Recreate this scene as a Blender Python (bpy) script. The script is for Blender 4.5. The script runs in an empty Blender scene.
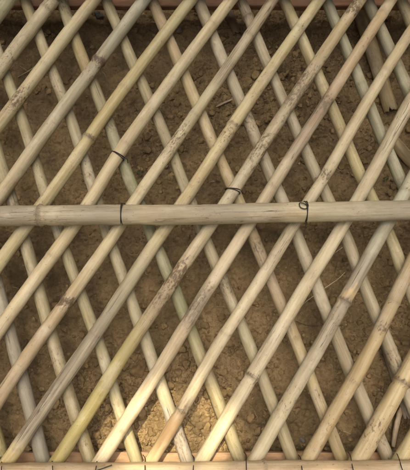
import bpy, bmesh, math, random
import numpy as np
from mathutils import Vector, Matrix, noise

random.seed(11)
rng = np.random.default_rng(11)
S = bpy.context.scene
COL = S.collection
R = math.radians

# ------------------------------------------------------------------ camera geometry
F_PX, CX, CY = 470.0, 205.0, 235.0          # photograph is 410 x 470
PITCH = R(8.4)
DIST = 0.90
Z_BACK = 0.060                              # axis height of the under layer of canes
FWD = Vector((0, math.sin(PITCH), -math.cos(PITCH)))
UP = Vector((0, math.cos(PITCH), math.sin(PITCH)))
RIGHT = Vector((1, 0, 0))
CAM = Vector((0, 0, Z_BACK)) - FWD * DIST


def at(px, py, z):
    """world point at height z seen at photo pixel (px, py)"""
    d = FWD * F_PX + RIGHT * (px - CX) - UP * (py - CY)
    return CAM + d * ((z - CAM.z) / d.z)


def depth(p):
    return (Vector(p) - CAM).dot(FWD)


cam_data = bpy.data.cameras.new('camera')
cam_data.sensor_fit = 'VERTICAL'
cam_data.sensor_height = 24.0
cam_data.sensor_width = 24.0
cam_data.lens = 24.0 * F_PX / 470.0
cam_data.clip_start = 0.02
cam_data.clip_end = 500
cam = bpy.data.objects.new('camera', cam_data)
COL.objects.link(cam)
rot = Matrix((RIGHT, UP, -FWD)).transposed()
cam.matrix_world = Matrix.Translation(CAM) @ rot.to_4x4()
S.camera = cam

# ------------------------------------------------------------------ light
SUN_EL, SUN_AZ = 69.0, 8.0                  # degrees; azimuth counted from +Y toward -X
sdir = Vector((-math.sin(R(SUN_AZ)) * math.cos(R(SUN_EL)), math.cos(R(SUN_AZ)) * math.cos(R(SUN_EL)), math.sin(R(SUN_EL))))
w = bpy.data.worlds.new("World")
S.world = w
w.use_nodes = True
nt = w.node_tree
bg = nt.nodes['Background']
sky = nt.nodes.new('ShaderNodeTexSky')
sky.sky_type = 'NISHITA'
sky.sun_disc = False
sky.sun_elevation = R(SUN_EL)
sky.sun_rotation = R(-SUN_AZ)
sky.dust_density = 6.0
sky.air_density = 0.5
sky.ozone_density = 0.6
nt.links.new(sky.outputs[0], bg.inputs[0])
bg.inputs[1].default_value = 0.15
sun_data = bpy.data.lights.new('sun', 'SUN')
sun_data.energy = 2.3
sun_data.angle = R(0.53)
sun_data.color = (1.0, 0.86, 0.64)
sun = bpy.data.objects.new('sun', sun_data)
COL.objects.link(sun)
sun.rotation_euler = sdir.to_track_quat('Z', 'Y').to_euler()
sun.location = sdir * 10

S.view_settings.view_transform = 'Standard'
S.view_settings.look = 'None'
S.view_settings.gamma = 1.0
S.view_settings.use_curve_mapping = False
S.view_settings.exposure = 1.60

# ------------------------------------------------------------------ helpers


def tag(o, label=None, cat=None, group=None, kind=None):
    for k, v in (('label', label), ('category', cat), ('group', group), ('kind', kind)):
        if v:
            o[k] = v
    return o


def mesh_obj(name, verts, faces, material, parent=None, smooth=True, attrs=None):
    me = bpy.data.meshes.new(name)
    me.from_pydata([tuple(v) for v in verts], [], [tuple(f) for f in faces])
    if attrs:
        for key, (typ, data) in attrs.items():
            a = me.attributes.new(key, typ, 'POINT')
            a.data.foreach_set('color' if typ == 'FLOAT_COLOR' else 'value', np.asarray(data, dtype=np.float32).ravel())
    if smooth:
        me.polygons.foreach_set('use_smooth', [True] * len(me.polygons))
    me.materials.append(material)
    me.update()
    o = bpy.data.objects.new(name, me)
    COL.objects.link(o)
    if parent is not None:
        o.parent = parent
    return o


def empty(name, loc):
    o = bpy.data.objects.new(name, None)
    COL.objects.link(o)
    o.location = loc
    return o


def fbm(p, octs=4, h=0.6):
    return noise.fractal(p, h, 2.1, octs)


class G:
    """small node-graph helper"""

    def __init__(self, name):
        self.m = bpy.data.materials.new(name)
        self.m.use_nodes = True
        self.t = self.m.node_tree
        self.b = self.t.nodes['Principled BSDF']

    def n(self, typ, **kw):
        nd = self.t.nodes.new(typ)
        for k, v in kw.items():
            setattr(nd, k, v)
        return nd

    def l(self, a, b):
        self.t.links.new(a, b)

    def coords(self, scale, out='Object', loc=(0, 0, 0), seed=True):
        tc = self.n('ShaderNodeTexCoord')
        mp = self.n('ShaderNodeMapping')
        mp.inputs['Scale'].default_value = scale
        src = tc.outputs[out]
        if seed:
            oi = self.n('ShaderNodeObjectInfo')
            ml = self.n('ShaderNodeMath', operation='MULTIPLY')
            ml.inputs[1].default_value = 37.0
            self.l(oi.outputs['Random'], ml.inputs[0])
            cb = self.n('ShaderNodeCombineXYZ')
            for i in range(3):
                self.l(ml.outputs[0], cb.inputs[i])
            self.l(src, mp.inputs['Vector'])
            ad = self.n('ShaderNodeVectorMath', operation='ADD')
            self.l(mp.outputs[0], ad.inputs[0])
            self.l(cb.outputs[0], ad.inputs[1])
            return ad.outputs[0]
        self.l(src, mp.inputs['Vector'])
        return mp.outputs[0]

    def noise(self, vec, scale=1.0, detail=4.0, rough=0.55, dist=0.0):
        nd = self.n('ShaderNodeTexNoise')
        nd.inputs['Scale'].default_value = scale
        nd.inputs['Detail'].default_value = detail
        nd.inputs['Roughness'].default_value = rough
        nd.inputs['Distortion'].default_value = dist
        self.l(vec, nd.inputs['Vector'])
        return nd.outputs[0]

    def remap(self, v, a, b, c=0.0, d=1.0):
        nd = self.n('ShaderNodeMapRange')
        nd.inputs[1].default_value, nd.inputs[2].default_value = a, b
        nd.inputs[3].default_value, nd.inputs[4].default_value = c, d
        self.l(v, nd.inputs[0])
        return nd.outputs[0]

    def math(self, op, a, b=None):
        nd = self.n('ShaderNodeMath', operation=op)
        for i, v in enumerate((a, b)):
            if v is None:
                continue
            if isinstance(v, (int, float)):
                nd.inputs[i].default_value = v
            else:
                self.l(v, nd.inputs[i])
        return nd.outputs[0]

    def mix(self, fac, a, b, mode='MIX'):
        nd = self.n('ShaderNodeMix', data_type='RGBA', blend_type=mode)
        for sock, v in ((nd.inputs[0], fac), (nd.inputs[6], a), (nd.inputs[7], b)):
            if isinstance(v, tuple):
                sock.default_value = (*v, 1.0)[:4]
            elif isinstance(v, (int, float)):
                sock.default_value = v
            else:
                self.l(v, sock)
        return nd.outputs[2]

    def attr(self, name, out='Color'):
        nd = self.n('ShaderNodeAttribute', attribute_name=name)
        return nd.outputs[out]

    def bump(self, h, dist, strength=1.0, prev=None):
        nd = self.n('ShaderNodeBump')
        nd.inputs['Distance'].default_value = dist
        nd.inputs['Strength'].default_value = strength
        self.l(h, nd.inputs['Height'])
        if prev is not None:
            self.l(prev, nd.inputs['Normal'])
        return nd.outputs[0]


# ------------------------------------------------------------------ materials
def cane_material():
    g = G('bamboo_cane')
    c = g.attr('cane_colour')
    mould = g.attr('mould', 'Fac')
    wear = g.attr('wear', 'Fac')
    fine = g.noise(g.coords((5, 260, 260)), 1.0, 4, 0.6)          # fibres along the cane
    broad = g.noise(g.coords((7, 70, 70)), 1.0, 4, 0.6)
    patch = g.noise(g.coords((16, 26, 26)), 1.0, 5, 0.65)
    grime = g.noise(g.coords((70, 130, 130)), 1.0, 7, 0.75, 0.6)
    speck = g.noise(g.coords((150, 260, 260)), 1.0, 3, 0.6)
    col = g.mix(g.remap(fine, 0.35, 0.66, 0.0, 0.55), c, g.mix(1.0, c, (0.66, 0.55, 0.40), 'MULTIPLY'))
    col = g.mix(g.remap(broad, 0.44, 0.68, 0.0, 0.75), col, g.mix(1.0, col, (0.66, 0.60, 0.52), 'MULTIPLY'))
    col = g.mix(g.remap(patch, 0.50, 0.78, 0.0, 0.55), col, (0.60, 0.54, 0.40))   # pale scuffs
    # brown bloom and grime
    gm = g.remap(grime, 0.52, 0.70, 0.0, 1.0)
    gm = g.math('MULTIPLY', gm, g.remap(patch, 0.40, 0.62, 0.15, 0.75))
    col = g.mix(g.math('MULTIPLY', gm, 0.75), col, (0.22, 0.155, 0.085))
    # mould freckles thicken where the cane is marked
    th = g.math('SUBTRACT', g.math('ADD', g.math('MULTIPLY', grime, 0.55), g.math('MULTIPLY', speck, 0.45)), 0.61)
    th = g.math('ADD', th, g.math('MULTIPLY', mould, 0.185))
    halo = g.math('MULTIPLY', mould, g.remap(grime, 0.36, 0.62, 0.1, 0.75))
    col = g.mix(halo, col, (0.26, 0.19, 0.11))
    mk = g.remap(th, -0.01, 0.085, 0.0, 1.0)
    col = g.mix(g.math('MULTIPLY', mk, 0.80), col, (0.085, 0.056, 0.028))
    # wear: grey-brown weathered fibre
    wv = g.math('MULTIPLY', wear, g.remap(broad, 0.30, 0.58, 0.25, 1.0))
    col = g.mix(wv, col, g.mix(g.remap(fine, 0.36, 0.62), (0.105, 0.080, 0.048), (0.38, 0.325, 0.215)))
    # drying cracks along the grain
    crk = g.noise(g.coords((2.2, 150, 150)), 1.0, 2, 0.5)
    ck = g.remap(g.math('ABSOLUTE', g.math('SUBTRACT', crk, 0.5)), 0.012, 0.004, 0.0, 1.0)
    ck = g.math('MULTIPLY', ck, g.remap(g.math('ADD', wear, g.math('MULTIPLY', patch, 0.45)), 0.28, 0.62, 0.0, 0.85))
    col = g.mix(ck, col, (0.055, 0.040, 0.026))
    ring = g.attr('ring', 'Fac')
    col = g.mix(g.math('MULTIPLY', ring, g.remap(broad, 0.3, 0.6, 0.55, 0.9)), col, (0.085, 0.058, 0.034))
    # tiny pin specks everywhere
    sp2 = g.noise(g.coords((230, 330, 330)), 1.0, 2, 0.5)
    col = g.mix(g.remap(sp2, 0.69, 0.76, 0.0, 0.6), col, (0.09, 0.065, 0.04))
    g.l(col, g.b.inputs['Base Color'])
    g.l(g.remap(patch, 0.3, 0.7, 0.48, 0.72), g.b.inputs['Roughness'])
    g.b.inputs['Specular IOR Level'].default_value = 0.32
    b1 = g.bump(fine, 0.0007, 0.55)
    b2 = g.bump(grime, 0.0010, 0.45, b1)
    b3 = g.bump(speck, 0.0004, 0.4, b2)
    g.l(b3, g.b.inputs['Normal'])
    return g.m


def soil_material():
    g = G('dry_soil')
    v = g.coords((1, 1, 1), seed=False)
    big = g.noise(v, 4.5, 5, 0.6, 0.5)
    mid = g.noise(v, 22, 6, 0.65, 0.3)
    fin = g.noise(v, 150, 6, 0.7)
    gra = g.noise(v, 520, 4, 0.7)
    col = g.mix(g.remap(big, 0.40, 0.60), (0.155, 0.110, 0.053), (0.375, 0.268, 0.132))
    col = g.mix(g.remap(mid, 0.36, 0.70, 0.0, 0.75), col, (0.42, 0.305, 0.155))
    col = g.mix(g.remap(fin, 0.46, 0.70, 0.0, 0.60), col, (0.115, 0.070, 0.028))
    col = g.mix(g.remap(gra, 0.56, 0.74, 0.0, 0.60), col, (0.44, 0.32, 0.15))
    col = g.mix(g.remap(gra, 0.40, 0.28, 0.0, 0.60), col, (0.07, 0.045, 0.026))
    # packed soil darker than dry crumbs; sun patch brightness is also painted in here
    dry = g.attr('dry_sun_tone', 'Fac')
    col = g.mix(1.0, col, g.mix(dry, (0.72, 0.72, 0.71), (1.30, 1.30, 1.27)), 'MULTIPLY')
    g.l(col, g.b.inputs['Base Color'])
    g.b.inputs['Roughness'].default_value = 0.95
    g.b.inputs['Specular IOR Level'].default_value = 0.12
    b = g.bump(mid, 0.004, 0.35)
    b = g.bump(fin, 0.0035, 0.75, b)
    b = g.bump(gra, 0.0018, 0.9, b)
    g.l(b, g.b.inputs['Normal'])
    return g.m


def clod_material(name, c1, c2):
    g = G(name)
    v = g.coords((1, 1, 1))
    a = g.noise(v, 90, 5, 0.65)
    b = g.noise(v, 420, 4, 0.7)
    col = g.mix(g.remap(a, 0.35, 0.68), c1, c2)
    col = g.mix(g.remap(b, 0.55, 0.75, 0.0, 0.5), col, tuple(min(1, x * 1.5) for x in c2))
    ge = g.n('ShaderNodeNewGeometry')
    col = g.mix(g.remap(ge.outputs['Random Per Island'], 0.0, 1.0, 0.0, 0.65), col, tuple(x * 0.45 for x in c1))
    g.l(col, g.b.inputs['Base Color'])
    g.b.inputs['Roughness'].default_value = 0.95
    g.b.inputs['Specular IOR Level'].default_value = 0.12
    g.l(g.bump(b, 0.001, 0.7, g.bump(a, 0.003, 0.6)), g.b.inputs['Normal'])
    return g.m


def wood_material(name, c1, c2):
    g = G(name)
    f = g.noise(g.coords((6, 160, 160)), 1.0, 5, 0.6)
    b = g.noise(g.coords((14, 40, 40)), 1.0, 4, 0.6)
    col = g.mix(g.remap(f, 0.35, 0.66), c1, c2)
    col = g.mix(g.remap(b, 0.42, 0.62, 0.0, 0.75), col, tuple(x * 0.62 for x in c1))
    d = g.noise(g.coords((25, 45, 45)), 1.0, 6, 0.7)
    col = g.mix(g.remap(d, 0.50, 0.66, 0.0, 0.7), col, (0.17, 0.118, 0.06))
    g.l(col, g.b.inputs['Base Color'])
    g.b.inputs['Roughness'].default_value = 0.8
    g.l(g.bump(f, 0.0008, 0.6), g.b.inputs['Normal'])
    return g.m


def plain(name, c, rough=0.6, metal=0.0, var=0.3, scale=60):
    g = G(name)
    a = g.noise(g.coords((1, 1, 1)), scale, 4, 0.6)
    col = g.mix(g.remap(a, 0.3, 0.7), tuple(x * (1 - var) for x in c), tuple(x * (1 + var) for x in c))
    g.l(col, g.b.inputs['Base Color'])
    g.b.inputs['Roughness'].default_value = rough
    g.b.inputs['Metallic'].default_value = metal
    return g.m


M_CANE = cane_material()
M_SOIL = soil_material()
M_CLOD = clod_material('dry_clod', (0.19, 0.13, 0.06), (0.34, 0.24, 0.112))
M_STONE = clod_material('pale_stone', (0.20, 0.18, 0.14), (0.33, 0.30, 0.24))
M_DSTONE = clod_material('dark_stone', (0.10, 0.095, 0.08), (0.19, 0.175, 0.15))
M_RAILWOOD = wood_material('reddish_timber', (0.40, 0.25, 0.13), (0.52, 0.34, 0.19))
M_SHADEDWOOD = wood_material('shaded_reddish_timber', (0.16, 0.080, 0.036), (0.25, 0.130, 0.064))  # darker copy of the reddish timber, shade put into the colour
M_WIRE = plain('rusty_wire', (0.030, 0.024, 0.020), 0.55, 0.5)
M_STRAW = plain('dry_straw', (0.42, 0.34, 0.20), 0.7)
M_GRASS = plain('green_blade', (0.085, 0.11, 0.04), 0.5)
M_LEAF = plain('tree_leaf', (0.055, 0.085, 0.028), 0.5, 0, 0.35, 3)
M_BARK = plain('tree_bark', (0.11, 0.085, 0.06), 0.9, 0, 0.4, 25)

# ------------------------------------------------------------------ tubes


def catmull(pts, n):
    """smooth resampling of a polyline of Vectors into n points"""
    P = [np.array(p, dtype=float) for p in pts]
    if len(P) == 2:
        return [P[0] + (P[1] - P[0]) * t for t in np.linspace(0, 1, n)]
    ext = [2 * P[0] - P[1]] + P + [2 * P[-1] - P[-2]]
    L = [0]
    for a, b in zip(P, P[1:]):
        L.append(L[-1] + np.linalg.norm(b - a))
    out = []
    for s in np.linspace(0, L[-1], n):
        k = min(max(np.searchsorted(L, s) - 1, 0), len(P) - 2)
        t = (s - L[k]) / (L[k + 1] - L[k])
        p0, p1, p2, p3 = ext[k:k + 4]
        out.append(0.5 * ((2 * p1) + (p2 - p0) * t + (2 * p0 - 5 * p1 + 4 * p2 - p3) * t * t + (3 * p1 - p0 - 3 * p2 + p3) * t ** 3))
    return out


def tube_data(path, radii, sides=20, wob=0.0, seed=0, flat=None, arc=None, caps=True):
    """verts/faces of a tube along path; wob = relative radius noise"""
    n = len(path)
    P = np.array(path)
    T = np.gradient(P, axis=0)
    T /= np.linalg.norm(T, axis=1)[:, None]
    up = np.array((0.0, 0.0, 1.0))
    if abs(T[0] @ up) > 0.9:
        up = np.array((0.0, 1.0, 0.0))
    verts, faces = [], []
    N = np.cross(up, T[0])
    N /= np.linalg.norm(N)
    for i in range(n):
        N = N - (N @ T[i]) * T[i]
        N /= np.linalg.norm(N)
        B = np.cross(T[i], N)
        for k in range(sides):
            a = 2 * math.pi * k / sides
            r = radii[i]
            if wob:
                q = P[i] * 28 + N * math.cos(a) * 1.2 + B * math.sin(a) * 1.2
                r *= 1 + wob * noise.noise(Vector(q) + Vector((seed * 7.3, seed * 1.7, 0)))
            verts.append(P[i] + (N * math.cos(a) + B * math.sin(a)) * r)
    for i in range(n - 1):
        for k in range(sides):
            k2 = (k + 1) % sides
            faces.append((i * sides + k, i * sides + k2, (i + 1) * sides + k2, (i + 1) * sides + k))
    if caps:
        for i, s in ((0, 1), (n - 1, -1)):
            # hollow end: a rim and a recessed floor
            base = len(verts)
            c = P[i]
            ring = [verts[i * sides + k] for k in range(sides)]
            for v in ring:
                verts.append(c + (v - c) * 0.62)
            for v in ring:
                verts.append(c + (v - c) * 0.55 + T[i] * s * radii[i] * 1.2)
            verts.append(c + T[i] * s * radii[i] * 1.3)
            for k in range(sides):
                k2 = (k + 1) % sides
                f1 = (i * sides + k, base + k, base + k2, i * sides + k2)
                f2 = (base + k, base + sides + k, base + sides + k2, base + k2)
                f3 = (base + sides + k, base + 2 * sides, base + sides + k2)
                for f in (f1, f2, f3):
                    faces.append(f if s > 0 else f[::-1])
    return verts, faces


def wire(name, pts, r, parent, n=None, mat=None, sides=6, attrs=None):
    path = catmull(pts, n or max(8, len(pts) * 6))
    o0 = np.mean(path, axis=0)
    v, f = tube_data([p - o0 for p in path], [r] * len(path), sides, caps=False)
    o = mesh_obj(name, v, f, mat or M_WIRE, parent)
    o.location = Vector(o0) - (parent.location if parent else Vector())
    return o


# ------------------------------------------------------------------ ground
def ground_base(x, y):
    """height of the bed under the lattice: rises toward the bottom of the picture"""
    t = min(1.0, max(0.0, (0.45 - y) / 0.90))
    return -0.043 + 0.066 * t


def px_of(x, y, z):
    d = Vector((x, y, z)) - CAM
    k = F_PX / d.dot(FWD)
    return CX + d.dot(RIGHT) * k, CY - d.dot(UP) * k


def crumbly(px, py):
    """how broken the soil is at a photo position, 0..1"""
    def blob(cx, cy, rx, ry):
        return math.exp(-(((px - cx) / rx) ** 2 + ((py - cy) / ry) ** 2))
    return min(1.0, 1.0 * blob(150, 410, 75, 48) + 0.55 * blob(275, 88, 50, 42) + 0.75 * blob(200, 420, 60, 40) + 0.55 * blob(385, 330, 60, 90)
               + 0.40 * blob(330, 90, 120, 90) + 0.35 * blob(235, 345, 60, 40) + 0.35 * blob(80, 400, 40, 50)
               + 0.35 * blob(150, 150, 60, 50) + 0.24)


HOLES = [(287, 76, 6, .022), (160, 372, 5, .012), (116, 388, 7, .014), (372, 372, 6, .014), (341, 262, 6, .012), (252, 92, 7, .010), (395, 340, 9, .016), (95, 425, 6, .012), (310, 100, 8, .010)]


def soil_z(x, y):
    z = ground_base(x, y)
    if abs(x) > 1.2 or abs(y) > 1.2:
        d = max(abs(x), abs(y))
        return z + 0.02 * noise.noise(Vector((x * 0.8, y * 0.8, 3))) * min(1, d - 0.6)
    px, py = px_of(x, y, z)
    c = crumbly(px, py)
    z += 0.012 * noise.noise(Vector((x * 5.5, y * 5.5, 1.3)))
    z += 0.009 * noise.noise(Vector((x * 17, y * 17, 7.3))) + 0.005 * noise.noise(Vector((x * 38, y * 38, 2.2)))
    z += 0.013 * math.exp(-(((px - 188) / 62) ** 2 + ((py - 425) / 48) ** 2))
    wx = x + 0.006 * noise.noise(Vector((x * 60, y * 60, 2)))
    wy = y + 0.006 * noise.noise(Vector((x * 60, y * 60, 9)))
    d1 = noise.voronoi(Vector((wx * 46, wy * 46, 0.5)))[0]
    d2 = noise.voronoi(Vector((wx * 120, wy * 120, 4.5)))[0]
    z += c * 0.012 * min(1.0, (d1[1] - d1[0]) * 1.4) * (0.4 + noise.noise(Vector((x * 30, y * 30, 5))))
    z += (0.25 + c) * 0.0042 * min(1.0, (d2[1] - d2[0]) * 1.5)
    z += 0.0046 * fbm(Vector((x * 90, y * 90, 0)), 3) + (0.0012 + 0.0016 * c) * noise.noise(Vector((x * 330, y * 330, 6)))
    for (hx, hy, hr, hd) in HOLES:
        q = ((px - hx) ** 2 + (py - hy) ** 2) / hr ** 2
        if q < 6:
            z -= hd * math.exp(-q)
    return z - 0.006 * c


def axis_coords(lo, hi, step, far):
    core = list(np.arange(lo, hi + 1e-6, step))
    out, s, x = [], step, hi
    while x < far:
        s *= 1.22
        x += s
        out.append(x)
    neg, s, x = [], step, lo
    while x > -far:
        s *= 1.22
        x -= s
        neg.append(x)
    return neg[::-1] + core + out


def build_ground():
    xs = axis_coords(-0.48, 0.48, 0.0018, 120)
    ys = axis_coords(-0.48, 0.58, 0.0018, 120)
    nx, ny = len(xs), len(ys)
    verts = [(x, y, soil_z(x, y)) for y in ys for x in xs]
    faces = [(j * nx + i, j * nx + i + 1, (j + 1) * nx + i + 1, (j + 1) * nx + i) for j in range(ny - 1) for i in range(nx - 1)]
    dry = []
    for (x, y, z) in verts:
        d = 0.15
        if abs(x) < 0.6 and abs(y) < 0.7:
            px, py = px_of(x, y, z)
            d = 0.05 + 1.0 * math.exp(-(((px - 175) / 75) ** 2 + ((py - 425) / 52) ** 2)) + 0.25 * crumbly(px, py)  # wide blob paints the sun patch paler; crumbly soil is drier
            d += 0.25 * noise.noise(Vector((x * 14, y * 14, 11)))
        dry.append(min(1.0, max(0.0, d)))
    o = mesh_obj('soil', verts, faces, M_SOIL, attrs={'dry_sun_tone': ('FLOAT', dry)})
    tag(o, 'dry brown bare soil showing through the openings of the bamboo lattice', 'soil', kind='structure')


build_ground()

# ------------------------------------------------------------------ rocks and clods
_ico = {}


def ico(sub):
    if sub not in _ico:
        bm = bmesh.new()
        bmesh.ops.create_icosphere(bm, subdivisions=sub, radius=1)
        _ico[sub] = (np.array([v.co[:] for v in bm.verts]), [[v.index for v in f.verts] for f in bm.faces])
        bm.free()
    return _ico[sub]


def rock(sub, r, seed, squash=0.7, rough=0.35):
    v, f = ico(sub)
    out = []
    off = Vector((seed * 3.1, seed * 1.3, seed * 7.7))
    rr = random.Random(seed)
    planes = []
    for _ in range(9):
        d = Vector((rr.gauss(0, 1), rr.gauss(0, 1), rr.gauss(0, 1))).normalized()
        planes.append((d, rr.uniform(0.55, 0.9)))
    for q in v:
        p = Vector(q)
        k = 1 + rough * noise.noise(p * 1.3 + off) + rough * 0.5 * noise.noise(p * 3.1 + off)
        # broken faces
        for d, h in planes:
            t = p.dot(d)
            if t > h:
                k *= 1 - 0.85 * (1 - h / t)
        out.append((p.x * k * r, p.y * k * r, p.z * k * r * squash))
    return out, f


def lump(name, px, py, r, seed, mat, label, cat, squash=0.65, sink=0.25, rough=0.4, group=None, sx=1.0):
    p = at(px, py, 0.0)
    for _ in range(3):
        p = at(px, py, soil_z(p.x, p.y))
    v, f = rock(4, r, seed, squash, rough)
    v = [(a * sx, b, c) for a, b, c in v]
    o = mesh_obj(name, v, f, mat)
    o.location = (p.x, p.y, p.z + r * squash * (1 - 2 * sink) * 0.6)
    o.rotation_euler = (0, 0, seed * 1.7)
    tag(o, label, cat, group)
    return o


def build_litter():
    verts, faces = [], []
    rr = random.Random(9)
    for _ in range(420):
        x, y = rr.uniform(-0.46, 0.46), rr.uniform(-0.46, 0.56)
        L, r, a = rr.uniform(0.004, 0.020), rr.uniform(0.0003, 0.0008), rr.uniform(0, 6.28)
        pts = []
        for k in range(5):
            t = k / 4 - 0.5
            qx = x + math.cos(a) * L * t + 0.12 * L * math.sin(k * 1.7 + a)
            qy = y + math.sin(a) * L * t
            pts.append(np.array((qx, qy, soil_z(qx, qy) + r * rr.uniform(-0.2, 1.5))))
        v, f = tube_data(pts, [r] * 5, 5, caps=False)
        b = len(verts)
        verts += list(v)
        faces += [tuple(i + b for i in q) for q in f]
    g = G('plant_litter')
    ge = g.n('ShaderNodeNewGeometry')
    col = g.mix(ge.outputs['Random Per Island'], (0.07, 0.05, 0.03), (0.36, 0.29, 0.17))
    g.l(col, g.b.inputs['Base Color'])
    tag(mesh_obj('plant_litter', verts, faces, g.m), 'tiny straw bits and dark rootlets strewn over the soil', 'plant litter', kind='stuff')


def build_crumbs():
    verts, faces = [], []
    n = 0
    tries = 0
    while n < 15000 and tries < 240000:
        tries += 1
        x, y = random.uniform(-0.5, 0.5), random.uniform(-0.5, 0.58)
        px, py = px_of(x, y, ground_base(x, y))
        c = crumbly(px, py)
        if random.random() > c ** 1.3:
            continue
        r = min(0.0085, 0.00075 * (1 - random.random()) ** -0.62) * (0.7 + 0.6 * c)
        v, f = rock(3 if r > 0.0045 else 2 if r > 0.002 else 1, r, random.uniform(0, 50), random.uniform(0.55, 0.9), 0.5)
        z = soil_z(x, y)
        base = len(verts)
        a = random.uniform(0, 6.28)
        ca, sa = math.cos(a), math.sin(a)
        verts += [(p[0] * ca - p[1] * sa + x, p[0] * sa + p[1] * ca + y, p[2] + z + r * 0.05) for p in v]
        faces += [[i + base for i in q] for q in f]
        n += 1
    build_litter()
    o = mesh_obj('soil_crumbs', verts, faces, M_CLOD)
    tag(o, 'loose crumbs of dry earth scattered over the soil', 'soil crumbs', kind='stuff')


build_crumbs()

# ------------------------------------------------------------------ the lattice
lattice = empty('bamboo_lattice', at(205, 235, 0.035))
tag(lattice, 'bamboo lattice fence panel of crossed pale canes wired to rails, lying above brown soil', 'lattice fence')

PALE = (0.45, 0.405, 0.25)
CREAM = (0.51, 0.45, 0.275)
GREENISH = (0.36, 0.36, 0.24)
GREEN = (0.295, 0.305, 0.175)
YELLOW = (0.40, 0.35, 0.135)
STRAW = (0.47, 0.395, 0.21)
TAN = (0.385, 0.305, 0.18)
BROWN = (0.27, 0.185, 0.1)
GREY = (0.335, 0.31, 0.22)
ORANGE = (0.50, 0.35, 0.17)


def interp(keys, y):
    keys = sorted(keys)
    if y <= keys[0][0]:
        return np.array(keys[0][1], dtype=float)
    for (a, va), (b, vb) in zip(keys, keys[1:]):
        if y <= b:
            t = (y - a) / (b - a)
            return np.array(va, dtype=float) * (1 - t) + np.array(vb, dtype=float) * t
    return np.array(keys[-1][1], dtype=float)


def cane(name, pts, z_of, w_top, w_bot, colour, marks=(), wears=(), nodes=(), label=None, horizontal=False,
         step=0.003, sides=22, seed=0, parent=lattice, wob=0.05, cat=None, material=None):
    """one cane traced as photo points at known heights; widths in photo pixels.
    marks/wears: (position, half length, strength); nodes: (position, strength); position = photo y, or x for a horizontal cane"""
    W, HW = [], []
    for (x, y) in pts:
        p = at(x, y, z_of(y))
        W.append(p)
    L = sum((b - a).length for a, b in zip(W, W[1:]))
    n = max(12, int(L / step))
    path = catmull(W, n)
    org, end = Vector(path[0]), Vector(path[-1])
    q = (end - org).to_track_quat('X', 'Z')
    inv = q.to_matrix().inverted()
    loc = [np.array(inv @ (Vector(p) - org)) for p in path]
    radii, cols, mo, we, ri = [], [], [], [], []
    keys = colour if isinstance(colour, list) else [(0, colour)]
    for p in path:
        x, y = px_of(*p)
        s = x if horizontal else y
        t = min(1, max(0, (s - 0) / (410 if horizontal else 465)))
        r = (w_top + (w_bot - w_top) * t) * 0.5 * depth(p) / F_PX
        k = 1.0
        for (pos, st) in nodes:
            d = (s - pos)
            k += 0.13 * st * math.exp(-(d / 1.7) ** 2) - 0.05 * st * math.exp(-((d - 4) / 2.2) ** 2)
        k += 0.05 * noise.noise(Vector((s * 0.02, seed * 3.7, 0))) + 0.02 * noise.noise(Vector((s * 0.09, seed * 3.7, 4)))
        radii.append(r * k)
        c = interp(keys, s)
        m = 0.0
        for (pos, hl, st) in marks:
            m = max(m, st * math.exp(-((s - pos) / hl) ** 2))
        for (pos, st) in nodes:
            m = max(m, 0.75 * min(1, st) * math.exp(-((s - pos + 1.5) / 1.8) ** 2))
        g = 0.0
        for (pos, hl, st) in wears:
            d = max(0, abs(s - pos) - hl)
            g = max(g, st * math.exp(-(d / 8) ** 2))
        cols.append(c)
        mo.append(m)
        we.append(g)
        ri.append(max([0.0] + [min(1, st * 0.7) * math.exp(-((s - pos) / 1.3) ** 2) for (pos, st) in nodes]))
    # small natural bends
    for i in range(n):
        s = i / (n - 1)
        b = math.sin(math.pi * s)
        loc[i] = loc[i] + np.array((0, 0.0028 * noise.noise(Vector((s * 5, seed * 1.9, 1))), 0.0012 * noise.noise(Vector((s * 4, seed * 2.9, 8))))) * b
    v, f = tube_data(loc, radii, sides, wob, seed)
    A_c, A_m, A_w, A_r = [], [], [], []
    cap = sides * 2 + 1
    for i in range(n):
        for k in range(sides):
            # colour fronts run unevenly along the fibres
            a = 2 * math.pi * k / sides
            sh = noise.noise(Vector((i * 0.012, math.cos(a) * 2.2 + seed * 5.1, math.sin(a) * 2.2))) + 0.6 * noise.noise(Vector((i * 0.05, math.cos(a) * 4 + seed * 2.1, math.sin(a) * 4)))
            j = min(n - 1, max(0, i + int(sh * 11)))
            A_c.append((*cols[j], 1.0)); A_m.append(mo[i]); A_w.append(we[i]); A_r.append(ri[i])
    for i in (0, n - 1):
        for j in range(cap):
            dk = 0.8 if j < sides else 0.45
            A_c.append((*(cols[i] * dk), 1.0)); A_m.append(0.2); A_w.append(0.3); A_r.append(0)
    o = mesh_obj(name, v, f, material or M_CANE, parent,
                 attrs={'cane_colour': ('FLOAT_COLOR', A_c), 'mould': ('FLOAT', A_m), 'wear': ('FLOAT', A_w), 'ring': ('FLOAT', A_r)})
    o.rotation_euler = q.to_euler()
    o.location = org - (parent.location if parent else Vector())
    if label:
        o['label'] = label
    return o


RB = lambda y: 0.0112 + 0.0016 * min(1, max(0, y / 465))
RA = lambda y: 0.0120 + 0.0022 * min(1, max(0, y / 465))
z_under = lambda y: Z_BACK
z_over = lambda y: Z_BACK + RB(y) + RA(y) - 0.001
z_rail = lambda y: z_over(214) + RA(214) + 0.0180
YB, YT = 470, -9          # photo rows where canes end, under the bottom and top rails

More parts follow.
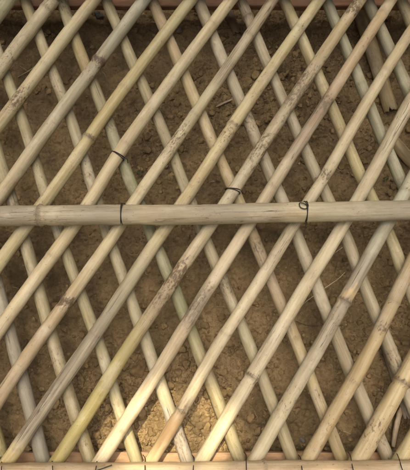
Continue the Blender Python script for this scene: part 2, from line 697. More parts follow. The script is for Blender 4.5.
# canes leaning like "/" (upper layer): points, widths, colour, marks ...
OVER = [
    dict(p=[(16, -9), (9, 0), (-50, 78), (-100, 146)], c=GREENISH),
    dict(p=[(53, 0), (48, 7), (0, 69), (-60, 148), (-130, 242)], c=PALE, m=[(6, 8, 0.55), (58, 12, 0.55)], n=[(9, 0.7)],
         lab='pale cane with a brown stained end under the top wire'),
    dict(p=[(100, -8), (94, 0), (50, 57), (4, 118), (-40, 177), (-130, 297)], c=PALE, m=[(100, 14, 0.75)], w=[]),
    dict(p=[(150, -8), (144, 0), (97, 63), (58, 116), (0, 196), (-55, 270), (-140, 385)], c=[(0, GREENISH), (120, PALE), (200, STRAW)],
         m=[(62, 6, 1.0), (75, 8, .5)], n=[(61, 1.2)]),
    dict(p=[(197, -8), (191, 0), (140, 67), (104, 116), (62, 177), (15, 241), (-20, 290), (-90, 386), (-140, 455)], c=[(0, PALE), (110, STRAW), (260, CREAM)],
         n=[(138, 1.6)], m=[(190, 14, .25)]),
    dict(p=[(237, -8), (231, 0), (188, 58), (145, 116), (114, 160), (68, 234), (0, 329), (-45, 395), (-98, 470)], c=[(0, CREAM), (60, PALE), (200, CREAM)], m=[(88, 10, .2)]),
    dict(p=[(279, -9), (273, 0), (233, 59), (194, 116), (135, 201), (116, 232), (76, 290), (33, 349), (0, 398), (-48, 470)],
         c=[(0, TAN), (110, PALE), (230, CREAM), (330, TAN)], w=[(35, 45, .55)], m=[(140, 24, .62), (303, 8, 1.0)], n=[(301, 1.3)], wt=10.5,
         lab='cane with a split brown upper half and a dark scar low down'),
    dict(p=[(325, -9), (319, 0), (277, 60), (239, 117), (200, 176), (162, 232), (123, 292), (85, 349), (45, 407), (7, 463), (2, 470)],
         c=[(0, PALE), (200, CREAM), (300, GREY), (340, (0.24, 0.215, 0.165)), (430, (0.23, 0.205, 0.155)), (450, STRAW)], m=[(136, 12, .62), (395, 25, .4)], w=[(318, 22, .55), (388, 45, .8)], n=[(126, 1.2)],
         lab='cane weathered grey with long cracks along its lower half'),
    dict(p=[(366, -9), (360, 0), (322, 56), (281, 117), (242, 177), (205, 233), (164, 294), (127, 349), (92, 406), (56, 463), (51, 470)],
         c=[(0, STRAW), (150, PALE), (260, CREAM), (318, STRAW), (340, YELLOW), (463, YELLOW)], m=[(10, 9, .95), (92, 30, .85), (150, 26, .75), (275, 17, 1.05), (300, 18, .7)], w=[(95, 20, .35)],
         lab='cane turning olive yellow toward its lower end'),
    dict(p=[(397, -9), (391, 0), (354, 58), (318, 116), (280, 174), (243, 233), (208, 290), (172, 349), (136, 405), (99, 463), (94, 470)],
         c=[(0, STRAW), (100, TAN), (115, BROWN), (148, (0.33, 0.235, 0.13)), (165, PALE), (250, CREAM)], m=[(106, 10, 1.0), (305, 19, .9), (318, 10, .8)], w=[(130, 22, .8), (307, 12, .75)], wt=10.8,
         lab='cane with a brown weathered stretch above the middle rail and a grey scab below it'),
    dict(p=[(436, -9), (431, 0), (394, 58), (358, 117), (325, 176), (290, 232), (253, 291), (216, 349), (183, 408), (150, 463), (146, 470)],
         c=[(0, STRAW), (200, PALE), (300, CREAM), (404, CREAM), (412, (0.25, 0.175, 0.085)), (440, (0.29, 0.205, 0.105)), (463, STRAW)], m=[(176, 7, .8), (408, 5, .7)], w=[(408, 4, .5)], n=[(410, 1.2)], wt=10.5, wb=13.5,  # brown lower end is shade put into the cane colour
         lab='cane with a lower end painted shaded orange brown, reaching into the sunlit patch'),
    dict(p=[(480, -20), (471, 0), (438, 55), (402, 117), (372, 175), (338, 233), (304, 289), (268, 349), (234, 406), (200, 463), (196, 470)],
         c=[(0, PALE), (250, CREAM)], n=[(376, 1.3)], m=[(376, 5, .6)]),
    dict(p=[(520, -20), (510, 0), (443, 119), (412, 178), (381, 233), (349, 292), (318, 349), (285, 406), (253, 463), (249, 470)],
         c=[(0, PALE), (240, GREENISH), (270, GREY), (289, GREY), (292, (0.60, 0.47, 0.23)), (300, (0.60, 0.47, 0.23)), (303, GREY), (400, PALE)], n=[(301, 1.4)], w=[(277, 12, .4), (325, 20, .35)], m=[(320, 18, .4), (400, 20, .4)],
         lab='greyish cane with one pale yellow band above a ring'),
    dict(p=[(560, -20), (486, 116), (448, 193), (410, 269), (371, 349), (338, 406), (306, 463), (302, 470)], c=[(0, PALE), (280, TAN), (400, TAN)], m=[(328, 7, .8)], w=[(295, 30, .4)],
         lab='tan brown grainy cane with a dark knot'),
    dict(p=[(560, 84), (485, 230), (440, 312), (410, 367), (384, 414), (357, 463), (353, 470)], c=STRAW, n=[(382, 1.4)], m=[(430, 16, .6)], wb=17),
    dict(p=[(560, 176), (500, 283), (445, 383), (401, 459), (394, 471)], c=CREAM),
    dict(p=[(562, 268), (500, 377), (452, 463), (447, 471)], c=PALE),
    dict(p=[(562, 358), (503, 463), (498, 471)], c=PALE),
]
# canes leaning like "\" (under layer)
UNDER = [
    dict(p=[(-130, 15), (-60, 252), (-30, 350), (4, 461), (6, 470)], c=YELLOW),
    dict(p=[(-110, -75), (-87, -4), (-30, 190), (0, 296), (14, 348), (29, 405), (44, 463), (46, 470)], c=[(0, PALE), (460, GREY)]),
    dict(p=[(-50, -9), (-15, 110), (0, 160), (13, 205), (26, 247), (55, 348), (72, 404), (91, 463), (93, 470)], c=PALE, m=[(208, 9, .9), (370, 40, .4)], w=[(208, 10, .5)]),
    dict(p=[(-22, -9), (-17, 5), (0, 58), (21, 117), (39, 175), (59, 233), (80, 292), (101, 349), (118, 405), (137, 463), (139, 470)], c=PALE, m=[(170, 30, .4)]),
    dict(p=[(22, -9), (25, 0), (47, 58), (70, 117), (89, 175), (107, 233), (128, 290), (149, 349), (168, 406), (188, 463), (190, 470)], c=[(0, STRAW), (120, PALE), (405, PALE), (418, (0.56, 0.53, 0.47)), (463, (0.50, 0.46, 0.38))], m=[(165, 22, .5), (435, 18, .65)], w=[(432, 20, .5)],
         lab='cane with a whitish weathered foot below the sunlit crossing'),
    dict(p=[(57, -9), (61, 0), (82, 58), (106, 117), (128, 177), (152, 235), (176, 292), (198, 349), (220, 407), (241, 463), (243, 470)],
         c=[(0, GREENISH), (60, STRAW), (130, GREENISH), (180, GREEN), (260, GREENISH), (310, GREEN), (360, PALE)], m=[(10, 12, .5), (130, 14, .55)],
         lab='greenish cane passing under the middle rail'),
    dict(p=[(102, -9), (106, 0), (131, 59), (157, 117), (181, 176), (204, 236), (228, 292), (251, 349), (272, 402), (294, 463), (296, 470)],
         c=[(0, PALE), (250, PALE), (400, PALE)], m=[(283, 17, .75), (120, 14, .3)], w=[(262, 14, .3)]),
    dict(p=[(149, -9), (152, 0), (177, 58), (202, 117), (227, 175), (252, 234), (276, 293), (299, 349), (321, 406), (343, 463), (346, 470)],
         c=[(0, TAN), (110, STRAW), (200, STRAW), (280, TAN), (350, STRAW)], m=[(247, 10, .8), (7, 8, .4)], w=[(262, 12, .45)]),
    dict(p=[(194, -9), (198, 0), (222, 58), (247, 117), (272, 178), (296, 233), (318, 292), (341, 349), (365, 406), (390, 463), (393, 470)], c=[(0, PALE), (200, PALE), (330, PALE)], m=[(125, 16, .55)]),
    dict(p=[(237, -9), (241, 0), (265, 58), (290, 117), (317, 176), (343, 231), (366, 290), (390, 349), (412, 405), (436, 463), (440, 472)],
         c=[(0, STRAW), (24, TAN), (30, PALE), (200, PALE)], m=[(17, 5, .6), (360, 14, .6)], n=[(18, 1.4)], w=[(10, 8, .4)]),
    dict(p=[(280, -9), (284, 0), (310, 58), (335, 117), (361, 176), (388, 233), (411, 292), (436, 350), (486, 470)], c=[(0, (0.47, 0.41, 0.22)), (60, (0.52, 0.45, 0.27)), (120, (0.50, 0.435, 0.225)), (250, (0.48, 0.42, 0.24)), (300, PALE)],
         lab='yellowish cane of the under layer right of the upper centre'),
    dict(p=[(322, -9), (326, 0), (350, 58), (374, 117), (397, 172), (424, 234), (470, 345), (522, 470)], c=GREENISH),
    dict(p=[(363, -9), (367, 0), (390, 50), (414, 105), (470, 235), (562, 445)], c=GREENISH, m=[(95, 12, .3)]),
    dict(p=[(397, -9), (401, 0), (425, 55), (480, 180), (562, 368)], c=PALE),
    dict(p=[(440, -9), (500, 130), (562, 275)], c=PALE),
]

VR = random.Random(77)


def vary(c, k):
    f = [k * VR.uniform(0.93, 1.07)] * 3
    f[0] *= VR.uniform(0.98, 1.02)
    f[2] *= VR.uniform(0.88, 1.08)
    one = lambda q: tuple(a * b for a, b in zip(q, f))
    return [(y, one(q)) for y, q in c] if isinstance(c, list) else one(c)


def joints(d):
    """the faint joints every cane has, between the marked ones"""
    out, y = list(d.get('n', ())), VR.uniform(-20, 70)
    while y < 470:
        if all(abs(y - q[0]) > 30 for q in out):
            out.append((y, VR.uniform(0.12, 0.5)))
        y += VR.uniform(75, 125)
    return out


for d in OVER + UNDER:
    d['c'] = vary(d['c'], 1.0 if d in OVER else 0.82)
    d['n'] = joints(d)
    d['m'] = list(d.get('m', ())) + [(VR.uniform(0, 470), VR.uniform(4, 40), VR.uniform(0.05, 0.36)) for _ in range(3)]
    d['w'] = list(d.get('w', ())) + [(VR.uniform(0, 470), VR.uniform(5, 30), VR.uniform(0.1, 0.32)) for _ in range(2)]
for i, d in enumerate(OVER):
    cane('pole', d['p'], z_over, d.get('wt', 12.4) * VR.uniform(0.94, 1.04), d.get('wb', 15.0) * VR.uniform(0.94, 1.04), d['c'], d.get('m', ()), d.get('w', ()), d.get('n', ()), d.get('lab'), seed=i + 1)
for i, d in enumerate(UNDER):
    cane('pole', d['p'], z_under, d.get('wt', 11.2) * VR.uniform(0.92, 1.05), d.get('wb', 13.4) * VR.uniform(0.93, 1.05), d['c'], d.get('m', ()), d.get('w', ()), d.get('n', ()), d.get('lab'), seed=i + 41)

# middle rail across the top of both layers
rail_mid = cane('rail', [(-150, 221), (0, 216), (120, 215), (205, 214), (305, 212), (410, 210), (565, 206)], z_rail, 20.5, 20.0,
                [(0, GREY), (35, GREY), (45, PALE), (100, GREY), (150, PALE), (230, GREY), (300, PALE), (400, GREY)],
                [(62, 16, .35), (20, 14, .3), (210, 20, .3)], [(20, 25, .32), (95, 30, .28), (215, 60, .34), (360, 45, .2)], [(41, 1.5)], 'thick middle rail with a dark ring near its left end',
                horizontal=True, seed=90, sides=32)
# front rails at bottom and top
z_low = lambda y: z_over(465) + RA(465) + 0.010
cane('rail', [(-150, 480), (0, 478), (205, 477.5), (410, 475.5), (565, 475)], z_low, 29, 29, [(0, (0.44, 0.35, 0.21)), (200, (0.50, 0.41, 0.26)), (410, (0.44, 0.35, 0.22))], [(330, 20, .25), (105, 14, .3)], [(105, 14, .2)], [(265, .8)],
     'cream split rail holding the lower ends of the canes', horizontal=True, seed=93, sides=32)
z_high = lambda y: z_over(0) + RA(0) + 0.014
cane('rail', [(-150, -17), (205, -17), (565, -17)], z_high, 18, 18, PALE, (), (), [(120, 1)], None, horizontal=True, seed=95, sides=28)


# flat reddish battens under both layers at bottom and top
def batten(y0, y1, ztop, thick, label, seed, mat):
    a, b = at(-150, y0, ztop), at(565, y0, ztop)
    lo = at(205, y1, ztop)
    wdt = abs(lo.y - a.y)
    nx = 180
    verts, faces = [], []
    L = b.x - a.x
    for i in range(nx + 1):
        x = L * i / nx
        e1 = 0.0022 * noise.noise(Vector((x * 9, seed, 0))) + 0.0008 * noise.noise(Vector((x * 60, seed, 3)))
        e2 = 0.0022 * noise.noise(Vector((x * 9, seed, 5)))
        c = 0.0016
        prof = [(e1 + c, 0), (e1, -c), (e1, -thick), (-wdt + e2, -thick), (-wdt + e2, -c), (-wdt + e2 + c, 0)]
        for (yy, zz) in prof:
            verts.append((x, yy, zz))
    m = 6
    for i in range(nx):
        for k in range(m):
            k2 = (k + 1) % m
            faces.append((i * m + k, (i + 1) * m + k, (i + 1) * m + k2, i * m + k2))
    faces.append(tuple(range(m)))
    faces.append(tuple(range(nx * m, nx * m + m))[::-1])
    o = mesh_obj('batten', verts, faces, mat, lattice, smooth=False)
    o.location = a - lattice.location
    o['label'] = label
    return o


batten(453.5, 492, Z_BACK - RB(465) - 0.0005, 0.014, 'orange brown flat batten under the lower ends of the canes', 3, M_RAILWOOD)
batten(-26, 6.0, Z_BACK - RB(0) - 0.0005, 0.014, 'reddish flat batten with shade painted into its colour under the upper ends of the canes', 8, M_SHADEDWOOD)

# ------------------------------------------------------------------ wire ties
WR = 0.0008


def ring_pts(c, ax, r, a0, a1, n, drift=0.0):
    ax = Vector(ax).normalized()
    u = Vector((0, 0, 1)) - ax * ax.z
    u.normalize()
    v = ax.cross(u)
    out = []
    for i in range(n):
        t = i / (n - 1)
        a = a0 + (a1 - a0) * t
        out.append(Vector(c) + u * math.cos(a) * r + v * math.sin(a) * r + ax * drift * (t - 0.5))
    return out


def tie_around_rail(x, y, knot, seed):
    c = at(x, y, z_rail(y))
    r = 10.4 * depth(c) / F_PX + 0.0006
    root_pts = ring_pts(c, (1, 0, 0), r, -2.2, 2.2, 26, 0.003)
    t = wire('tie_wire', root_pts, WR * 1.1, lattice, 60)
    t2 = wire('strand', [p + Vector((0.0014, 0, 0.0004)) for p in ring_pts(c, (1, 0, 0), r, -2.2, 1.3, 22, -0.0055)], WR, None, 50)
    t2.location = t2.location - t.location - lattice.location
    t2.parent = t
    if knot:
        top = c + Vector((0, r * 0.55, r * 0.86))
        pts = [top + Vector((-0.000, -0.002, 0.001)), top + Vector((-0.006, 0.001, 0.002)), top + Vector((-0.013, 0.002, 0.001)), top + Vector((-0.012, -0.006, 0.0028)),
               top + Vector((-0.004, -0.009, 0.004)), top + Vector((0.001, -0.005, 0.004)), top + Vector((0.0015, 0.000, 0.002))]
        k = wire('knot', pts, WR * 1.25, None, 40)
        tail = wire('tail', [c + Vector((0.001, -r * 0.9, r * 0.3)), c + Vector((0.002, -r * 1.15, -0.004)), c + Vector((0.0005, -r * 1.75, -0.010))], WR * 0.8, None, 20)
        for q in (k, tail):
            q.location = q.location - t.location - lattice.location
            q.parent = t
    return t


tie_around_rail(122.5, 214, False, 1)
tie_around_rail(305, 212, True, 2)


def tie_around_cane(pt, d, z, rpx, a0=-2.3, a1=2.3, turns_drift=0.004, tail=None):
    c = at(pt[0], pt[1], z)
    p2 = at(pt[0] + d[0], pt[1] + d[1], z)
    r = rpx * depth(c) / F_PX + 0.0004
    t = wire('tie_wire', ring_pts(c, p2 - c, r, a0, a1, 24, turns_drift), WR * 1.25, lattice, 54)
    s = wire('strand', ring_pts(c + (p2 - c).normalized() * 0.0018, p2 - c, r + 0.0002, a0, a1, 24, -turns_drift), WR, None, 54)
    s.location = s.location - t.location - lattice.location
    s.parent = t
    if tail:
        q = wire('tail', [at(*tail[0], z + r * 0.9), at(*tail[1], z + r * 0.8), at(*tail[2], z + r * 0.2)], WR, None, 24)
        q.location = q.location - t.location - lattice.location
        q.parent = t


tie_around_cane((118.5, 155), (-0.66, 1), z_over(155), 6.9, tail=((123, 158), (127, 159), (128, 163)))
tie_around_cane((233, 190), (-0.2, 1), z_over(190), 7.2, turns_drift=0.006)

# ties at the V joints: down the gap between the two canes and over the rail
low_ties = [(1.5, 460, 0), (52, 459, 1), (97, 459, -1.5), (145, 458, 0), (194, 458, -1), (246, 455, 0.5), (300.5, 458, 2), (350, 455, 4), (397, 454, 7)]
for (x, y, lean) in low_ties:
    zc = z_over(460)
    rr = 0.0165
    pts = [at(x - 2, y - 3, zc - 0.012), at(x, y, zc + 0.004), at(x + lean * 0.3, y + 5, zc + RA(465) + 0.006),
           at(x + lean * 0.7, 468.5, zc + RA(465) + 0.0325), at(x + lean * 1.2, 476, zc + RA(465) + 0.0375), at(x + lean * 1.6, 486, zc + RA(465) + 0.031), at(x + lean * 1.8, 494, zc + RA(465) + 0.006)]
    wire('tie_wire', pts, WR * 0.95, lattice, 40)
wire('tie_wire', [at(97, 470.5, z_low(470) + 0.027), at(104, 468, z_low(470) + 0.026), at(112, 465, z_low(470) + 0.0215)], WR * 1.2, lattice, 20)
for (x, y) in [(55, 1), (100, -3), (148.5, -2), (195.5, 0), (236, -1), (278, -3), (322.5, 0), (363.5, -1), (395, -2)]:
    zc = z_over(0)
    wire('tie_wire', [at(x - 1, y + 7, zc - 0.016), at(x - 0.5, y + 3, zc - 0.002), at(x, y - 2, zc + 0.010), at(x, y - 7, zc + RA(0) + 0.018), at(x, y - 16, zc + RA(0) + 0.033), at(x, y - 26, zc + RA(0) + 0.014)],
         WR * 1.2, lattice, 34)

# ------------------------------------------------------------------ litter on the soil


def on_soil(px, py, lift=0.0):
    p = at(px, py, 0)
    for _ in range(4):
        p = at(px, py, soil_z(p.x, p.y) + lift)
    return p


def half_cane(name, a, b, r0, r1, lift, label, cat, colour, seed, split=True):
    """a weathered length of split bamboo: a curved shell, ragged at the far end"""
    P0, P1 = on_soil(*a, lift), on_soil(*b, lift)
    ax = (P1 - P0)
    L = ax.length
    n, k = max(20, int(L / 0.003)), 14
    verts, faces, cols, mo, we = [], [], [], [], []
    th = 0.0022
    for shell in (0, 1):
        for i in range(n + 1):
            s = i / n
            r = (r0 + (r1 - r0) * s) - shell * th
            for j in range(k + 1):
                u = j / k
                ang = (u - 0.5) * math.pi * 1.05
                rag = 0
                if split:
                    rag = -0.5 * L * 0.07 * (0.5 + noise.noise(Vector((u * 4.5, seed, 0)))) * max(0, s - 0.80) / 0.2
                    if 0.30 < u < 0.42:
                        rag -= L * 0.04 * max(0, s - 0.72) / 0.28
                x = s * L + rag
                verts.append((x, math.sin(ang) * r, math.cos(ang) * r - r0 * 0.45 + 0.0012 * noise.noise(Vector((x * 25, seed, u)))))
                q = 0.75 + 0.5 * noise.noise(Vector((x * 20, u * 6, seed)))
                cols.append((colour[0] * q, colour[1] * q, colour[2] * q, 1))
                mo.append(0.12); we.append(0.12)
    m = (n + 1) * (k + 1)
    for i in range(n):
        for j in range(k):
            a0 = i * (k + 1) + j
            f = (a0, a0 + 1, a0 + k + 2, a0 + k + 1)
            faces.append(f)
            faces.append(tuple(x + m for x in f[::-1]))
    for i in range(n):
        for j in (0, k):
            a0, a1 = i * (k + 1) + j, (i + 1) * (k + 1) + j
            faces.append((a0, a1, a1 + m, a0 + m) if j == 0 else (a1, a0, a0 + m, a1 + m))
    for j in range(k):
        for i in (0, n):
            a0 = i * (k + 1) + j
            faces.append((a0 + 1, a0, a0 + m, a0 + m + 1) if i == 0 else (a0, a0 + 1, a0 + m + 1, a0 + m))
    o = mesh_obj(name, verts, faces, M_CANE, attrs={'cane_colour': ('FLOAT_COLOR', cols), 'mould': ('FLOAT', mo), 'wear': ('FLOAT', we)})
    o.location = P0
    o.rotation_euler = ax.to_track_quat('X', 'Z').to_euler()
    return tag(o, label, cat)


half_cane('bamboo_offcut', (356, -6), (393, 113), 0.0165, 0.0155, 0.012, 'brown split bamboo offcut with a torn end lying on soil in the upper right', 'bamboo offcut', (0.42, 0.33, 0.16), 3)
half_cane('bamboo_offcut', (383, 127), (425, 176), 0.0135, 0.0135, 0.010, 'short tan bamboo offcut slanting on soil at the right side above the middle rail', 'bamboo offcut', (0.50, 0.39, 0.20), 9, False)
half_cane('bamboo_offcut', (226, 6), (237.5, 34), 0.0125, 0.0105, 0.004, 'small brown bamboo stub half buried near the top batten', 'bamboo offcut', (0.22, 0.165, 0.09), 14)
half_cane('bamboo_offcut', (383, 340), (409, 420), 0.0085, 0.0075, 0.016, 'long thin grey bamboo splinter standing out from soil in the lower right', 'bamboo splinter', (0.33, 0.28, 0.19), 21)


def sliver(name, a, b, wdt, lift, label, cat, colour, seed):
    P0, P1 = on_soil(*a, lift), on_soil(*b, lift)
    ax = P1 - P0
    L = ax.length
    n = 24
    verts, faces = [], []
    for i in range(n + 1):
        s = i / n
        wv = wdt * (0.35 + 0.65 * math.sin(math.pi * min(1, 0.12 + s * 0.8))) * (1 + 0.25 * noise.noise(Vector((s * 6, seed, 0))))
        bend = 0.06 * L * math.sin(math.pi * s)
        for (yy, zz) in ((-wv, 0), (-wv * 0.5, wdt * 0.45), (wv * 0.5, wdt * 0.5), (wv, 0.0), (0, -wdt * 0.35)):
            verts.append((s * L, yy + bend * 0.5, zz + bend * 0.2))
    for i in range(n):
        for k in range(5):
            k2 = (k + 1) % 5
            faces.append((i * 5 + k, i * 5 + k2, (i + 1) * 5 + k2, (i + 1) * 5 + k))
    faces.append((4, 3, 2, 1, 0)); faces.append(tuple(n * 5 + k for k in range(5)))
    N = len(verts)
    o = mesh_obj(name, verts, faces, M_CANE, attrs={'cane_colour': ('FLOAT_COLOR', [(*colour, 1)] * N), 'mould': ('FLOAT', [0.15] * N), 'wear': ('FLOAT', [0.1] * N)})
    o.location = P0
    o.rotation_euler = ax.to_track_quat('X', 'Z').to_euler()
    return tag(o, label, cat)


sliver('wood_chip', (216, 107), (234, 99), 0.0030, 0.004, 'pale thin wood chip lying on dark soil above the middle rail', 'wood chip', (0.42, 0.34, 0.22), 2)
sliver('wood_chip', (393, 447), (403, 402), 0.0062, 0.010, 'pale pointed wood chip beside the splinter at the lower right corner', 'wood chip', (0.45, 0.36, 0.23), 5)
sliver('wood_chip', (24, 24), (33, 29), 0.0036, 0.004, 'small tan chip in the dark soil near the top left corner', 'wood chip', (0.30, 0.24, 0.15), 7)

# dry stalks
M_ROOT = plain('dark_root', (0.06, 0.042, 0.026), 0.8)


def stalk(name, pts, r, label, mat=M_STRAW):
    o = wire(name, [p if isinstance(p, Vector) else on_soil(*p) for p in pts], r, None, 40, mat)
    return tag(o, label, 'dry stalk')


stalk('dry_stalk', [(18, 77, .004), (30, 70, .007), (44, 60, .004)], 0.0008, 'thin dry stalk in a dark cell at the upper left, longer of the two there')
stalk('dry_stalk', [(20, 66, .004), (28, 71, .005), (35, 74, .003)], 0.0006, 'thin dry stalk crossing the longer stalk in a dark cell at the upper left')
stalk('dry_stalk', [at(299, 308, 0.045), at(308, 300, 0.062), at(322, 290, 0.064), at(338, 279, 0.060), at(345, 272, 0.05)], 0.00035, 'hair thin pale straw between two canes below the middle rail on the right')
stalk('dry_stalk', [at(330, 257, 0.05), at(336, 252, 0.062), at(343, 247, 0.06)], 0.00035, 'very short hair thin straw just under the middle rail on the right')
stalk('dry_stalk', [(296, 321, .002), (306, 325, .003), (318, 326, .002)], 0.0006, 'dark rootlet lying on smooth soil in the lower right centre', M_ROOT)


def weed(px, py, n, h, label, seed):
    rr = random.Random(seed)
    b = on_soil(px, py)
    verts, faces = [], []
    for i in range(n):
        a = rr.uniform(0, 6.28)
        L = h * rr.uniform(0.5, 1.1)
        lean = rr.uniform(0.5, 1.2)
        wd = rr.uniform(0.0010, 0.0018)
        ox, oy = rr.gauss(0, 0.004), rr.gauss(0, 0.004)
        base = len(verts)
        m = 7
        for k in range(m + 1):
            s = k / m
            x, z = L * lean * s * (0.4 + 0.6 * s), L * s * (1 - 0.35 * s)
            ww = wd * (1 - s) ** 0.6
            for sg in (-1, 0, 1):
                yy = sg * ww
                zz = z - (0.0004 if sg == 0 else 0)
                verts.append((ox + x * math.cos(a) - yy * math.sin(a), oy + x * math.sin(a) + yy * math.cos(a), zz - 0.001))
        for k in range(m):
            for c in range(2):
                i0 = base + k * 3 + c
                faces.append((i0, i0 + 1, i0 + 4, i0 + 3))
    o = mesh_obj('weed', verts, faces, M_GRASS)
    o.location = b
    return tag(o, label, 'weed')


weed(139, 172, 9, 0.018, 'small green weed sprouting from soil beside the greenish cane above the middle rail', 4)
weed(385, 181, 6, 0.016, 'thin green grass tuft in soil at the right above the middle rail', 8)

lump('stone', 99, 16, 0.0105, 3, M_DSTONE, 'dark grey round stone in shadow just below the top batten', 'stone', 0.7)
lump('stone', 179, 31, 0.0075, 8, M_STONE, 'small pale grey stone on dark soil near the top centre', 'stone', 0.7)
lump('stone', 226, 36, 0.008, 12, M_CLOD, 'round brown pebble next to the bamboo stub near the top', 'stone', 0.75)
lump('soil_clod', 66, 80, 0.011, 15, M_CLOD, 'flat brown soil clod in a dark cell at the upper left', 'soil clod', 0.45, sx=1.3)
lump('soil_clod', 140, 368, 0.0185, 19, M_CLOD, 'large orange brown soil clod left of the sunlit patch', 'soil clod', 0.6, sx=1.1)
lump('soil_clod', 205, 325, 0.0068, 22, M_CLOD, 'small soil clod alone on smooth ground below the middle rail', 'soil clod', 0.6, sx=1.3)
lump('soil_clod', 221, 317, 0.0085, 25, M_CLOD, 'soil clod right of the lone small clod on smooth ground', 'soil clod', 0.5)
lump('soil_clod', 184, 362, 0.0095, 28, M_CLOD, 'rounded soil clod just above the sunlit patch', 'soil clod', 0.6)
lump('soil_clod', 112, 405, 0.012, 31, M_CLOD, 'lumpy soil clod between the yellow cane and its right neighbour', 'soil clod', 0.6, sx=1.2)
lump('soil_clod', 200, 425, 0.011, 33, M_CLOD, 'sunlit soil clod in the middle of the bright patch', 'soil clod', 0.55, sx=1.2)
lump('soil_clod', 152, 432, 0.010, 36, M_CLOD, 'sunlit soil clod at the left end of the bright patch', 'soil clod', 0.55)
lump('soil_clod', 232, 350, 0.0085, 44, M_CLOD, 'soil clod right of the sunlit patch under a cane crossing', 'soil clod', 0.55)
lump('stone', 302, 440, 0.0055, 47, M_STONE, 'tiny pale stone on soil near the bottom batten right of centre', 'stone', 0.6)
lump('stone', 355, 175, 0.0075, 51, M_CLOD, 'brown pebble on soil right of centre above the middle rail', 'stone', 0.6)

# ------------------------------------------------------------------ unseen tree added overhead for shade, crown gap shaped for the sun patch


def lit(px, py):
    """share of direct sun that reaches the panel at a photo position: the gap in the crown"""
    e = ((px - 172) / 80) ** 2 + ((py - 432) / 64) ** 2
    a = max(0.0, min(1.0, (1.12 - e) * 5.0))
    b = max(0.0, min(1.0, (py - 442) / 16)) * 0.55
    c = 0.16 * max(0.0, min(1.0, (py - 375) / 60))
    return max(a, b, c)


CROWN_H = 4.5


def build_tree():
    cen = Vector((0, 0, CROWN_H)) + Vector((sdir.x, sdir.y, 0)) * ((CROWN_H - 0.08) / sdir.z) + Vector((0, 0.25, 0))
    root = empty('added_shade_tree', (cen.x - 0.5, cen.y + 0.9, -0.03))
    tag(root, 'unseen leafy tree added to shade the panel, its crown gap shaped to pass the sun patch', 'tree')
    off = root.location
    top = cen - off
    trunk = [(0, 0, -0.1), (0.02, -0.02, 1.2), (0.05, -0.1, 2.2), (0.16, -0.3, 3.3), (top.x * 0.8, top.y * 0.8, top.z)]
    path = catmull([Vector(p) for p in trunk], 40)
    v, f = tube_data(path, [0.13 - 0.10 * i / 39 for i in range(40)], 16, 0.15, 5)
    mesh_obj('trunk', v, f, M_BARK, root)
    rr = random.Random(5)
    for k in range(9):
        a = 6.28 * k / 9 + rr.uniform(-0.2, 0.2)
        s = rr.uniform(3.2, 4.1)
        b = Vector(path[int(39 * min(1, s / 4.5))])
        e = top + Vector((1.0 * math.cos(a), 0.9 * math.sin(a), rr.uniform(-0.3, 0.5)))
        limb = catmull([b, b.lerp(e, 0.5) + Vector((0, 0, 0.12)), e], 20)
        t = (limb[-1][2]) / sdir.z
        v, f = tube_data(limb, [0.035 - 0.028 * i / 19 for i in range(20)], 8, 0.1, k)
        gp = Vector(limb[12]) + off
        gp = gp - sdir * ((gp.z - 0.08) / sdir.z)
        qx, qy = px_of(*gp)
        if lit(qx, qy) > 0.3:
            continue
        mesh_obj('limb', v, f, M_BARK, root)
    verts, faces = [], []
    n = 0
    while n < 7000:
        q = Vector((rr.uniform(-1, 1), rr.uniform(-1, 1), rr.uniform(-1, 1)))
        if q.length > 1:
            continue
        p = cen + Vector((q.x * 1.25, q.y * 1.15, q.z * 0.75))
        t = (p.z - 0.08) / sdir.z
        gp = p - sdir * t
        px, py = px_of(*gp)
        if -80 < px < 490 and py > 350 and rr.random() < lit(px, py):
            continue
        if py > 500 and rr.random() < 0.75:
            continue
        L = rr.uniform(0.08, 0.14)
        W = L * 0.6
        a, b, c = rr.uniform(0, 6.28), rr.gauss(0, 0.45), rr.gauss(0, 0.45)
        mt = Matrix.Translation(p) @ Matrix.Rotation(a, 4, 'Z') @ Matrix.Rotation(b, 4, 'X') @ Matrix.Rotation(c, 4, 'Y')
        base = len(verts)
        for co in ((-L / 2, 0, 0), (-L * .1, W / 2, L * .06), (L * .3, W * .3, L * .03), (L / 2, 0, -L * .06), (L * .3, -W * .3, L * .03), (-L * .1, -W / 2, L * .06), (0.1 * L, 0, 0)):
            verts.append(mt @ Vector(co) - off)
        faces += [tuple(base + i for i in t3) for t3 in ((0, 6, 1), (1, 6, 2), (2, 6, 3), (3, 6, 4), (4, 6, 5), (5, 6, 0))]
        n += 1
    mesh_obj('crown', verts, faces, M_LEAF, root, smooth=False)


build_tree()


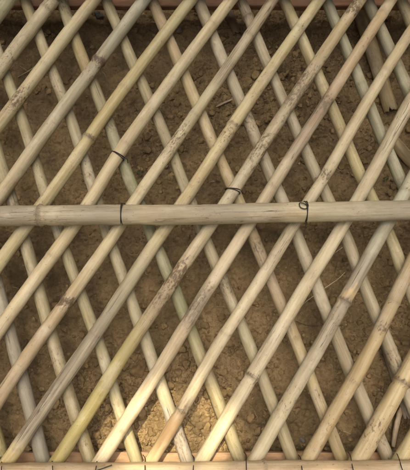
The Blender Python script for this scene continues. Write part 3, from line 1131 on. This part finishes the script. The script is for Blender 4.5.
def build_walls():
    """unseen rendered walls added round the panel to narrow the sky light"""
    g = G('wall_render')
    v = g.coords((1, 1, 1))
    a, b = g.noise(v, 3, 5, 0.6), g.noise(v, 60, 5, 0.65)
    col = g.mix(g.remap(a, 0.35, 0.65), (0.18, 0.165, 0.135), (0.26, 0.24, 0.20))
    col = g.mix(g.remap(b, 0.5, 0.75, 0, 0.5), col, (0.13, 0.105, 0.075))
    g.l(col, g.b.inputs['Base Color'])
    g.b.inputs['Roughness'].default_value = 0.9
    g.l(g.bump(b, 0.004, 0.6), g.b.inputs['Normal'])
    for loc, rz, ln, ht, lab in (((0, -1.30, -0.08), 0.0, 3.9, 2.6, 'unseen wall with a coping, added beyond the bottom rail to block low sky light'),
                                 ((1.70, 0.45, -0.08), math.pi / 2, 3.0, 2.4, 'unseen wall with a coping, added beyond the right side to block low sky light'),
                                 ((-1.70, 0.45, -0.08), -math.pi / 2, 3.0, 2.2, 'unseen wall with a coping, added beyond the left side to block low sky light'),
                                 ((0, 2.15, -0.08), math.pi, 3.9, 2.3, 'unseen wall with a coping, added beyond the top rail to block low sky light')):
        root = empty('sky_block_wall', loc)  # added blocker against low side light, never in view
        root.rotation_euler = (0, 0, rz)
        tag(root, lab, 'wall', 'added walls that narrow the sky light')
        for name, (x0, x1, y0, y1, z0, z1) in (('wall_body', (-ln / 2, ln / 2, -0.20, 0, 0, ht)), ('coping', (-ln / 2 - .02, ln / 2 + .02, -0.25, 0.05, ht, ht + .08))):
            bm = bmesh.new()
            bmesh.ops.create_cube(bm, size=1)
            for q in bm.verts:
                q.co = Vector(((x0 + x1) / 2 + q.co.x * (x1 - x0), (y0 + y1) / 2 + q.co.y * (y1 - y0), (z0 + z1) / 2 + q.co.z * (z1 - z0)))
            bmesh.ops.bevel(bm, geom=bm.edges[:], offset=0.012, segments=2, affect='EDGES')
            me = bpy.data.meshes.new(name)
            bm.to_mesh(me)
            bm.free()
            me.materials.append(g.m)
            o = bpy.data.objects.new(name, me)
            COL.objects.link(o)
            o.parent = root


build_walls()
